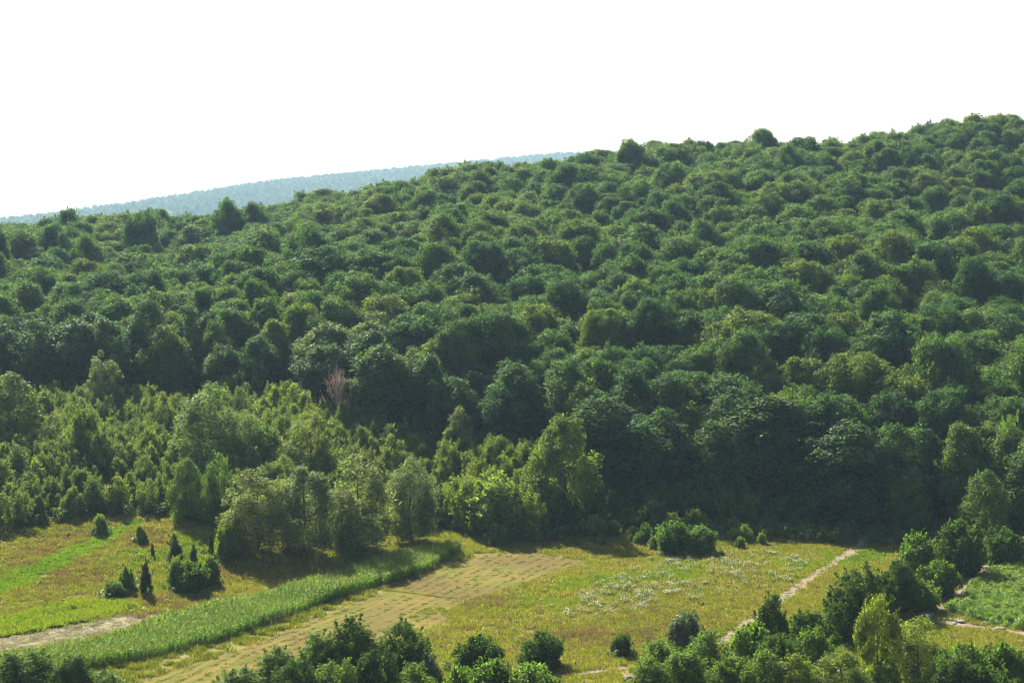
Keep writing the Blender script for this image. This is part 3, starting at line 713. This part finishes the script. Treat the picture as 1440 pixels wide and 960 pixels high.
# bushes: (kind, u, vtop, width, base or distance, label)
BL = [
 ("bush", 'tall_dark', 1205, 788, 96, dict(vbase=902), "big dark round bush beside the lower end of the dirt track"),
 ("bush", 'tall_dark', 1262, 785, 66, dict(vbase=862), "dark bush behind the big round one, above the yellow-green tree"),
 ("bush", 'bush_green', 1290, 748, 66, dict(vbase=826), "olive bush on the near side of the forest by the stony path"),
 ("bush", 'bush_dark', 1352, 730, 78, dict(vbase=806), "dark broad bush at the forest edge by the top of the stony path"),
 ("bush", 'bush_green', 1318, 788, 64, dict(vbase=838), "low green bush at the bend of the stony path"),
 ("bush", 'tall_dark', 1085, 834, 56, dict(vbase=928), "dark upright bush hiding the lower end of the dirt track"),
 ("bush", 'bush_dark', 1140, 858, 74, dict(vbase=925), "spreading dark bush between the track and the yellow-green tree"),
 ("bush", 'bush_green', 1055, 872, 70, dict(vbase=950), "green bush in the tangle below the dirt track"),
 ("bush", 'bush_silver', 965, 858, 50, dict(vbase=912), "round grey-green bush at the lower edge of the meadow"),
 ("bush", 'bush_dark', 875, 889, 32, dict(vbase=922), "small lone dark bush on the meadow above the footpath"),
 ("bush", 'bush_dark', 765, 889, 72, dict(vbase=938), "round dark bush above the footpath"),
 ("bush", 'bush_dark', 672, 895, 74, dict(vbase=940), "wide dark bush next to the round one by the mown field"),
 ("bush", 'bush_silver', 600, 918, 46, dict(dist=202), "small grey-green bush at the foot of the tall shrubs"),
 ("bush", 'bush_green', 690, 925, 84, dict(dist=199), "bright leafy bush below the wide dark bush"),
 ("bush", 'bush_green', 748, 932, 90, dict(dist=197), "bright leafy bush below the round dark bush"),
 ("bush", 'bush_green', 645, 938, 60, dict(dist=196), "low bright bush in front of the small grey-green bush"),
 ("tall_shrub", 'tall_dark', 495, 866, 98, dict(dist=203), "tallest dark shrub of the clump below the mown field"),
 ("tall_shrub", 'tall_dark', 562, 874, 92, dict(dist=205), "dark shrub on the open side of the clump below the mown field"),
 ("tall_shrub", 'tall_green', 442, 888, 80, dict(dist=203), "olive shrub on the maize side of the clump below the mown field"),
 ("tall_shrub", 'tall_green', 390, 908, 84, dict(dist=202), "low olive shrub at the edge of the mown field"),
 ("tall_shrub", 'tall_dark', 530, 905, 80, dict(dist=198), "dark shrub filling the front of the clump below the mown field"),
 ("tall_shrub", 'tall_green', 330, 934, 80, dict(dist=199), "tip of an olive shrub rising over the mown field"),
 ("tall_shrub", 'tall_dark', 25, 912, 104, dict(dist=203), "dark shrub at the near end of the maize by the dry patch"),
 ("tall_shrub", 'tall_dark', 92, 922, 78, dict(dist=201), "dark shrub hiding the lower corner of the maize"),
 ("tall_shrub", 'tall_green', 140, 938, 74, dict(dist=199), "olive shrub tip beside the lower maize edge"),
 ("tall_shrub", 'tall_green', 930, 898, 74, dict(dist=208), "leafy green shrub in front of the round grey-green bush"),
 ("tall_shrub", 'tall_green', 1000, 884, 80, dict(dist=211), "leafy green shrub between the meadow and the track end"),
 ("tall_shrub", 'tall_green', 1040, 920, 80, dict(dist=201), "green shrub at the base of the tangle below the track"),
 ("tall_shrub", 'tall_dark', 1100, 888, 86, dict(dist=205), "dark green shrub in the tangle before the spreading bush"),
 ("tall_shrub", 'tall_green', 1150, 882, 70, dict(dist=207), "mid green shrub beside the yellow-green tree"),
 ("tall_shrub", 'willow_bright', 1190, 906, 104, dict(dist=199), "yellow-green shrub at the foot of the small lone tree"),
 ("tall_shrub", 'willow_bright', 1303, 870, 112, dict(dist=205), "big yellow-green shrub right beside the small lone tree"),
 ("tall_shrub", 'tall_green', 1255, 925, 60, dict(dist=196), "low green shrub under the small lone tree"),
 ("bush", 'bush_green', 1365, 905, 84, dict(dist=203), "green scrub bush below the stony path"),
 ("bush", 'bush_green', 1425, 900, 80, dict(dist=205), "green scrub bush below the rubble"),
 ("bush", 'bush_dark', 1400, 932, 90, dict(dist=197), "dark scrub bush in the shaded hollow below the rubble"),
 ("tall_shrub", 'tall_dark', 415, 926, 90, dict(dist=196), "dark low shrub under the olive shrubs of the clump"),
 ("tall_shrub", 'tall_green', 470, 922, 84, dict(dist=195), "green low shrub in front of the tallest dark shrub"),
 ("tall_shrub", 'tall_green', 580, 930, 76, dict(dist=196), "olive low shrub under the open side of the clump"),
 ("tall_shrub", 'tall_green', 965, 914, 86, dict(dist=202), "fresh green shrub below the round grey-green bush"),
 ("tall_shrub", 'tall_green', 920, 926, 70, dict(dist=200), "fresh green shrub at the end of the footpath"),
 ("tall_shrub", 'tall_bright', 1120, 918, 84, dict(dist=197), "yellowish shrub in front of the tangle below the track"),
 ("tall_shrub", 'tall_green', 1080, 912, 80, dict(dist=199), "rounded green shrub before the dark upright bush"),
 ("tall_shrub", 'tall_green', 1350, 915, 80, dict(dist=198), "green shrub beside the big yellow-green shrub"),
 ("bush", 'bush_dark', 1240, 812, 58, dict(vbase=866), "dark bush filling the gap between the big round bush and the stony path"),
 ("bush", 'bush_green', 1296, 812, 56, dict(vbase=856), "olive bush leaning over the lower bend of the stony path"),
 ("bush", 'bush_dark', 1405, 742, 70, dict(vbase=792), "dark bush at the forest foot behind the green bank"),
 ("bush", 'bush_sapling', 318, 735, 34, dict(vbase=786), "small pale round bush on the grass before the willow row"),
 ("bush", 'bush_dark', 272, 790, 56, dict(vbase=832), "low dark bush between the junipers"),
 ("bush", 'bush_sapling', 250, 782, 30, dict(vbase=826), "small pale bush at the foot of the taller juniper"),
 ("bush", 'bush_sapling', 178, 795, 26, dict(vbase=830), "small olive bush beside the shorter juniper"),
 ("bush", 'bush_sapling', 296, 780, 28, dict(vbase=820), "small olive bush behind the low dark bush"),
 ("bush", 'bush_sapling', 160, 815, 34, dict(vbase=838), "low spreading olive bush on the grassy bank"),
 ("bush", 'bush_sapling', 198, 738, 18, dict(vbase=762), "tiny brownish bush beside the green strip"),
 ("bush", 'bush_sapling', 140, 722, 22, dict(vbase=750), "little bush at the top end of the green strip"),
 ("bush", 'bush_sapling', 700, 735, 34, dict(vbase=766), "round olive bush at the top corner of the mown field"),
 ("bush", 'bush_green', 945, 732, 54, dict(vbase=778), "pale olive bush at the shaded top edge of the meadow"),
 ("bush", 'bush_green', 985, 738, 50, dict(vbase=778), "green bush next to the pale olive one at the meadow top"),
 ("bush", 'bush_sapling', 700, 668, 96, dict(vbase=752), "large yellowish bush at the thicket front above the mown field"),
 ("bush", 'bush_sapling', 1385, 655, 10, dict(vbase=760), None),
]
SKIRT = []
for nm, kd, u, vt, wp, kw, lab in BL:
    if lab is None: continue
    o = plant_px(nm, kd, u, vt, wp, lab, "bush" if nm == "bush" else "shrub", **kw)
    SKIRT.append((o.location.x, o.location.y, wp / 2 * o.location.y / F))
plant_px("broadleaf_tree", 'open', 1245, 832, 76, "small yellow-green tree with bare dark trunk beside the big round bush", "tree", dist=200, which=0)
for u, vt, wp, vb, lab in [(248, 750, 30, 798, "taller dark pointed juniper on the grassy bank"), (206, 787, 26, 838, "shorter dark juniper on the grassy bank"),
                           (272, 765, 14, 790, "small slim dark juniper behind the low dark bush"), (297, 745, 11, 782, "thin dark juniper beside the small pale round bush"),
                           (215, 762, 8, 782, "tiny dark juniper seedling near the brownish bush")]:
    plant_px("juniper", 'juniper', u, vt, wp, lab, "juniper", vbase=vb)
r2 = np.random.default_rng(21)
for k in range(48):                                      # loose young growth at the shaded top edge of the meadow
    u = r2.uniform(790, 1100); vb = 776 - abs(u - 960) * .10 + r2.uniform(-26, 3); h = r2.uniform(10, 44) * r2.uniform(.5, 1)
    kd = ('sapling', 'bush_sapling', 'tall_sapling', 'bush_green')[int(r2.integers(4))]
    fm = "low" if h < 24 else "medium" if h < 35 else "tall"
    plant_px("sapling", kd, u, vb - h, h * r2.uniform(.6, 1.1), "%s %s sapling at the meadow's top edge below the broad oak" % (fm, "deep green" if kd == 'bush_green' else "pale green"), "sapling", "%s %s saplings at the meadow edge" % (fm, "deep green" if kd == 'bush_green' else "pale green"), vbase=vb)
for k in range(34):                                      # undergrowth along the dark forest foot
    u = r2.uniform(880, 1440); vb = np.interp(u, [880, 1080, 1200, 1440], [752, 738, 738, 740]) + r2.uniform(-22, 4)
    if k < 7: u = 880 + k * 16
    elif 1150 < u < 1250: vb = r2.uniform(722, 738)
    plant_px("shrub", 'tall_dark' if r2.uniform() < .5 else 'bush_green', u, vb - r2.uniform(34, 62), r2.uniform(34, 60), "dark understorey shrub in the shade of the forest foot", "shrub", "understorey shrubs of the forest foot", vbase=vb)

# ------------------------------------------------------------------ rocks beside the stony path
def rock_mesh(seed):
    r = np.random.default_rng(seed); import bmesh
    bm = bmesh.new(); bmesh.ops.create_icosphere(bm, subdivisions=2, radius=0.5)
    for v in bm.verts:
        k = 1 + .35 * (float(vnoise(np.array([v.co.x * 3 + seed]), np.array([v.co.y * 3 + v.co.z * 2]), seed)[0]) - .5) * 2
        v.co *= k; v.co.z *= .6
    me = bpy.data.meshes.new("rock"); bm.to_mesh(me); bm.free(); me.materials.append(M['rock']); return me
RK = [rock_mesh(s) for s in range(5)]
for k in range(26):
    t = r2.uniform(0, 1); u = 1296 + 140 * t + r2.normal(0, 4); v = 864 + 20 * t + r2.normal(0, 5)
    g0 = gp(u, v); o = link(bpy.data.objects.new("rock", RK[k % 5])); s = r2.uniform(.4, 1.3)
    o.location = (g0[0], g0[1], g0[2] + .1 * s); o.rotation_euler = (0, 0, r2.uniform(0, 6.28)); o.scale = (s * 1.3, s, s * .9)
    tag(o, "pale grey rock in the rubble along the stony path", "rock", "rubble rocks along the stony path")
g0 = gp(884, 955); o = link(bpy.data.objects.new("boulder", RK[1])); o.location = (g0[0], g0[1], g0[2] + .2); o.scale = (1.7, 1.4, 1.3)
tag(o, "lone pinkish grey boulder below the footpath", "rock")

# ------------------------------------------------------------------ ground cover
def tuft_mesh(seed, n, rad, h, mat, wid=.035, lean=.5, heads=None, headmat=None):
    r = np.random.default_rng(seed); g = Geo()
    a = r.uniform(0, 6.283, n); q = rad * np.sqrt(r.uniform(0, 1, n)); b = np.column_stack([q * np.cos(a), q * np.sin(a), np.full(n, -.05)])
    hh = h * r.uniform(.45, 1.15, n); ld = r.normal(size=(n, 2)) * lean * hh[:, None] * .6
    tip = b + np.column_stack([ld, hh]); mid = b + np.column_stack([ld * .35, hh * .6])
    sd = r.uniform(0, 6.283, n); wv = np.column_stack([np.cos(sd), np.sin(sd), np.zeros(n)]) * (wid * r.uniform(.6, 1.4, n))[:, None]
    V = np.stack([b - wv, b + wv, mid + wv * .8, tip, mid - wv * .8], 1).reshape(-1, 3)
    g.add(V, np.arange(5 * n), np.full(n, 5), 0, r.uniform(0, 1, n))
    if heads:
        k = int(n * heads); P = tip[:k]; Nn = np.column_stack([r.normal(0, .25, k), r.normal(0, .25, k), np.ones(k)]); Nn /= np.linalg.norm(Nn, axis=1, keepdims=True)
        leaves_into(g, P, Nn, .048, .9, r, 1); leaves_into(g, P + r.normal(0, .05, P.shape), Nn, .035, .9, r, 1)
    return g.mesh("tuft", [mat, headmat] if headmat else [mat])

def weed_mesh(seed, h, mat, n=60, rad=.5, leaf=.12):
    r = np.random.default_rng(seed); g = Geo()
    a = r.uniform(0, 6.283, n); z = h * r.uniform(.05, 1, n) ** .8; q = rad * (1 - .6 * z / h) * np.sqrt(r.uniform(0, 1, n))
    P = np.column_stack([q * np.cos(a), q * np.sin(a), z]); Nn = r.normal(size=(n, 3)) * .6 + np.array([0, 0, .8]); Nn /= np.linalg.norm(Nn, axis=1, keepdims=True)
    leaves_into(g, P, Nn, leaf, .5, r); return g.mesh("weed", [mat])

def corn_mesh(seed):
    r = np.random.default_rng(seed); g = Geo(); h = 2.0
    tube_into(g, [(0, 0, -.1), (0, 0, h * .55), (r.normal(0, .04), r.normal(0, .04), h)], [.03, .025, .012], 4)
    for i in range(10):
        zb = h * (.15 + .075 * i); th = i * 3.14 + r.normal(0, .5); d = np.array([math.cos(th), math.sin(th), 0]); s = np.array([-d[1], d[0], 0]) * .085
        L_ = r.uniform(.55, .8); p0 = np.array([0, 0, zb]); p1 = p0 + d * L_ * .45 + np.array([0, 0, .33]); p2 = p0 + d * L_ + np.array([0, 0, r.uniform(-.15, .25)])
        g.add([p0 - s * .6, p0 + s * .6, p1 + s, p1 - s, p2], [0, 1, 2, 3, 3, 2, 4], [4, 3], 0, [r.uniform()] * 2)
    top = np.array([0, 0, h])
    for i in range(5):
        d = np.array([r.normal(0, .12), r.normal(0, .12), .3]); s = np.array([.018, .01, 0]); g.add([top - s, top + s, top + d], [0, 1, 2], [3], 1)
    return g.mesh("maize", [M['corn'], M['tassel']])

gr = np.random.default_rng(404)
def rand_in(n, x0=-125, x1=125, y0=203, y1=372): return gr.uniform(x0, x1, n), gr.uniform(y0, y1, n)
def vis(x, y): return np.abs(x) < 720 / F * y + 5
def in_any(x, y, names):
    r = np.zeros(len(x), bool)
    for k in names: r |= inside(x, y, W[k])
    return r
def cover(name, x, y, meshes, smin, smax, label, cat, zs=1.0):
    n = len(x); s = gr.uniform(smin, smax, n); sc = np.column_stack([s, s, s * gr.uniform(.75, 1.3, n) * zs])
    return gn_stuff(name, np.column_stack([x, y, terrain(x, y)]), rand_rot(n, gr, .05), sc, gr.integers(0, len(meshes), n), meshes, label, cat)

area = 250 * 169
# meadow
x, y = rand_in(int(area * 1.5)); k = vis(x, y) & ~in_any(x, y, ['mown', 'corn', 'green', 'yellow', 'pale', 'track', 'path', 'lane', 'bank', 'margin']) & ((y < front_y(x) + 14) | (x > 40)) & (y < edge_y(x) + 4)
cover("meadow_grass", x[k], y[k], [tuft_mesh(s, 85, .85, .42, M['grass']) for s in range(5)], .7, 1.35, "olive and brownish rough meadow grass around the fields", "grass")
x, y = rand_in(int(area * .5)); k = vis(x, y) & in_any(x, y, ['margin']) & (gr.uniform(0, 1, len(x)) < 1)
cover("margin_grass", x[k], y[k], [tuft_mesh(20 + s, 90, .8, .55, M['margin']) for s in range(3)], .8, 1.4, "yellow-green grass margin between the maize and the mown field", "grass")
x, y = rand_in(int(area * 2.2)); k = vis(x, y) & in_any(x, y, ['green'])
cover("green_strip_grass", x[k], y[k], [tuft_mesh(30 + s, 90, .7, .35, M['lush'], wid=.045) for s in range(3)], .8, 1.3, "bright green strip of young crop on the grassy bank", "crop")
x, y = rand_in(int(area * 2.0)); k = vis(x, y) & in_any(x, y, ['yellow'])
cover("yellow_crop", x[k], y[k], [tuft_mesh(40 + s, 90, .7, .6, M['yellowcrop'], wid=.055, lean=.6) for s in range(3)], .8, 1.3, "bright yellow-green low crop patch next to the pale dry ground", "crop")
x, y = rand_in(int(area * 1.2)); k = vis(x, y) & in_any(x, y, ['pale'])
cover("bleached_grass", x[k], y[k], [tuft_mesh(50 + s, 70, .7, .3, M['pale_grass']) for s in range(3)], .6, 1.3, "whitish dry grass patch between yellow-green crop and maize", "grass")
x, y = rand_in(int(area * 2.6)); md = mdir / np.linalg.norm(mdir); ph = ((x * -md[1] + y * md[0]) / 1.9 + .35 * vnoise(x / 9, y / 9, 61)) % 1.0; k = vis(x, y) & in_any(x, y, ['mown']) & ~in_any(x, y, ['margin']) & (ph < .42) & (vnoise(x / 5, y / 5, 62) + gr.uniform(-.5, .5, len(x)) > .22)
cover("stubble", x[k], y[k], [tuft_mesh(60 + s, 60, .45, .17, M['stubble'], wid=.03, lean=.9) for s in range(3)], .5, 1.2, "short tan stubble on the mown field", "stubble")
# grass balk across the mown field
a, b = gp(540, 829)[:2], gp(664, 844)[:2]; t = gr.uniform(0, 1, 150); P = a + (b - a) * t[:, None] + gr.normal(0, .25, (150, 2))
cover("balk_grass", P[:, 0], P[:, 1], [tuft_mesh(70, 60, .35, .2, M['margin'])], .6, 1.0, "thin grass line crossing the mown field", "grass")
# green regrowth patch in the lower field
a = gp(658, 862)[:2]; P = a + gr.normal(0, 1, (90, 2)) * np.array([3.4, 2.0])
cover("regrowth_grass", P[:, 0], P[:, 1], [tuft_mesh(75, 80, .7, .35, M['margin'])], .6, 1.2, "fresh green regrowth where the mown field meets the meadow", "grass")
# brown, seeded grass in patches
spots = [(630, 850, 5, 3), (690, 848, 4, 4), (850, 885, 5, 6), (830, 905, 6, 4), (905, 890, 6, 3), (960, 880, 4, 4), (560, 900, 5, 4), (130, 800, 5, 6), (90, 815, 4, 4), (205, 755, 3, 5), (300, 800, 5, 4), (40, 790, 5, 5), (110, 752, 5, 4), (250, 850, 4, 3)]
bx = np.concatenate([np.array(gp(u, v)[:2]) + gr.normal(0, 1, (110, 2)) * np.array([a_, b_]) for u, v, a_, b_ in spots]); k = ~in_any(bx[:, 0], bx[:, 1], ['mown', 'corn', 'green', 'yellow', 'track', 'path', 'lane'])
cover("brown_grass", bx[k, 0], bx[k, 1], [tuft_mesh(77 + q, 80, .75, .5, M['brown_grass']) for q in range(3)], .6, 1.25, "reddish brown seeding grass in patches on the meadow", "grass")
# grass on the crown and along the ruts of the dirt track
q_ = trk[gr.integers(0, len(trk), 420)] + gr.normal(0, .3, (420, 2)); e_ = trk[gr.integers(0, len(trk), 260)] + np.where(gr.uniform(0, 1, (260, 1)) < .5, -1.15, 1.15) * np.array([[.9, -.35]]) + gr.normal(0, .25, (260, 2))
q_ = np.vstack([q_[vnoise(q_[:, 0] / 3, q_[:, 1] / 3, 8) > .5], e_])
cover("track_grass", q_[:, 0], q_[:, 1], [tuft_mesh(73, 40, .3, .22, M['margin'])], .5, 1.0, "thin grass along the crown and edges of the dirt track", "grass")
# maize in rows that run along the strip
cdir = gp(560, 795)[:2] - gp(167, 920)[:2]; cdir /= np.linalg.norm(cdir); cn = np.array([-cdir[1], cdir[0]])
c0 = W['corn'].mean(0); rows = []
for i in range(-60, 61):
    s = np.arange(-110, 110, .30); rows.append(c0 + cn * (i * .85) + cdir * s[:, None] + gr.normal(0, .06, (len(s), 2)))
P = np.concatenate(rows); k = inside(P[:, 0], P[:, 1], W['corn']) & vis(P[:, 0], P[:, 1]); P = P[k]
hv = .72 + .45 * vnoise(P[:, 0] / 9, P[:, 1] / 9, 12)
n = len(P); sc = np.repeat((hv * gr.uniform(.85, 1.12, n))[:, None], 3, 1)
gn_stuff("maize", np.column_stack([P, terrain(P[:, 0], P[:, 1])]), rand_rot(n, gr, .06), sc, gr.integers(0, 5, n), [corn_mesh(s) for s in range(5)], "green maize standing in rows along the mown field", "maize")
# white flowering weeds
x, y = rand_in(int(area * 1.6)); dens = vnoise(x / 4, y / 3, 17) * .65 + vnoise(x / 1.7, y / 1.7, 18) * .35
k = vis(x, y) & inside(x, y, W['flowers']) & (gr.uniform(0, 1, len(x)) < np.clip((dens - .40) * 1.7, .06, .45))
fl = [tuft_mesh(80 + s, 26, .55, .75, M['weed'], heads=.85, headmat=M['umbel']) for s in range(4)]
cover("white_wildflowers", x[k], y[k], fl, .7, 1.3, "drifts of white flowering weeds in the sunny meadow", "wildflowers")
x, y = rand_in(900); k = vis(x, y) & (y < 330) & (x > 0) & ~in_any(x, y, ['mown', 'track', 'path'])
cover("scattered_wildflowers", x[k], y[k], [tuft_mesh(86, 7, .4, .65, M['weed'], heads=.8, headmat=M['umbel'])], .6, 1.0, "single white flower heads dotted over the meadow", "wildflowers")
# lush weeds on the bank at the right
x, y = rand_in(int(area * 2.0)); k = vis(x, y) & inside(x, y, W['bank']) & ~in_any(x, y, ['path'])
cover("bank_weeds", x[k], y[k], [weed_mesh(90 + s, .9, M['lush'], 200, .8, .075) for s in range(4)] + [tuft_mesh(93, 90, .8, .7, M['lush'])], .6, 1.5, "lush green weeds on the bank above the rubble", "weeds")
# tall weeds: forest foot, thicket floor, foreground tangle
x, y = rand_in(int(area * .9), y0=203, y1=400)
thick = (y > front_y(x) - 2) & (y < edge_y(x) + 6) & (x < 45); foot = (x >= 6) & (y > edge_y(x) - 15) & (y < edge_y(x) + 8); fore = (y < 216) & (x > 22) & ~in_any(x, y, ['lane'])
k = vis(x, y) & (thick | foot | fore) & ~in_any(x, y, ['track', 'path'])
cover("tall_weeds", x[k], y[k], [weed_mesh(95 + s, 1.5, M['weed'], 120, .8, .16) for s in range(5)], .5, 1.5, "tall leafy weeds filling the ground under thicket and forest foot", "weeds")
sk = np.concatenate([np.column_stack([a_ + r_ * gr.uniform(.6, 1.5, 26) * np.cos(t_), b_ + r_ * gr.uniform(.6, 1.5, 26) * np.sin(t_)]) for a_, b_, r_ in SKIRT for t_ in [gr.uniform(0, 6.283, 26)]])
k = vis(sk[:, 0], sk[:, 1]) & ~in_any(sk[:, 0], sk[:, 1], ['mown', 'corn', 'track', 'path', 'lane'])
cover("bush_foot_weeds", sk[k, 0], sk[k, 1], [weed_mesh(120 + q, .9, M['weed'], 90, .6, .11) for q in range(4)], .4, 1.2, "rank weeds and grass round the feet of the bushes", "weeds")
x, y = rand_in(int(area * .16)); k = vis(x, y) & (y < front_y(x)) & (y > 225) & ~in_any(x, y, ['mown', 'corn', 'green', 'yellow', 'pale', 'track', 'path', 'lane', 'bank', 'margin']) & (vnoise(x / 9, y / 9, 71) > .45)
cover("meadow_weeds", x[k], y[k], [weed_mesh(110 + s, .55, M['grass'], 70, .6, .09) for s in range(4)], .6, 1.3, "knee-high weeds scattered through the meadow", "weeds")
if fill_pts:
    q = np.array(fill_pts); SJ = [joined(p, "thicket_sapling") for p in SAP]
    gn_stuff("sapling_thicket", np.column_stack([q[:, 0], q[:, 1], terrain(q[:, 0], q[:, 1]) - .1]), rand_rot(len(q), rk), np.repeat(np.clip(q[:, 2:3], .45, 1.5), 3, 1), rk.integers(0, len(SJ), len(q)), SJ,
             "mass of light green saplings at the back of the thicket", "thicket")

# ------------------------------------------------------------------ haze
import bmesh
bm = bmesh.new(); bmesh.ops.create_cube(bm, size=1.0)
zlo, zhi = -6.0, 470.0
for v in bm.verts: v.co = Vector((v.co.x * 29000, -1000 + (v.co.y + .5) * 15600, zlo + (v.co.z + .5) * (zhi - zlo)))
hm = bpy.data.meshes.new("haze"); bm.to_mesh(hm); bm.free()
m, N, L = new_mat("haze_air"); pv = N.new("ShaderNodeVolumePrincipled"); pv.inputs["Color"].default_value = (.47, .71, 1.0, 1)
pv.inputs["Density"].default_value = HAZE_DENSITY; pv.inputs["Anisotropy"].default_value = 0.2
o_ = N.new("ShaderNodeOutputMaterial"); L.new(pv.outputs[0], o_.inputs["Volume"]); hm.materials.append(m)
tag(link(bpy.data.objects.new("haze", hm)), kind="stuff")
print("TREES", len(pts), "THICKET", len(tp), "MAIZE", n, "OBJ", len(S.objects))
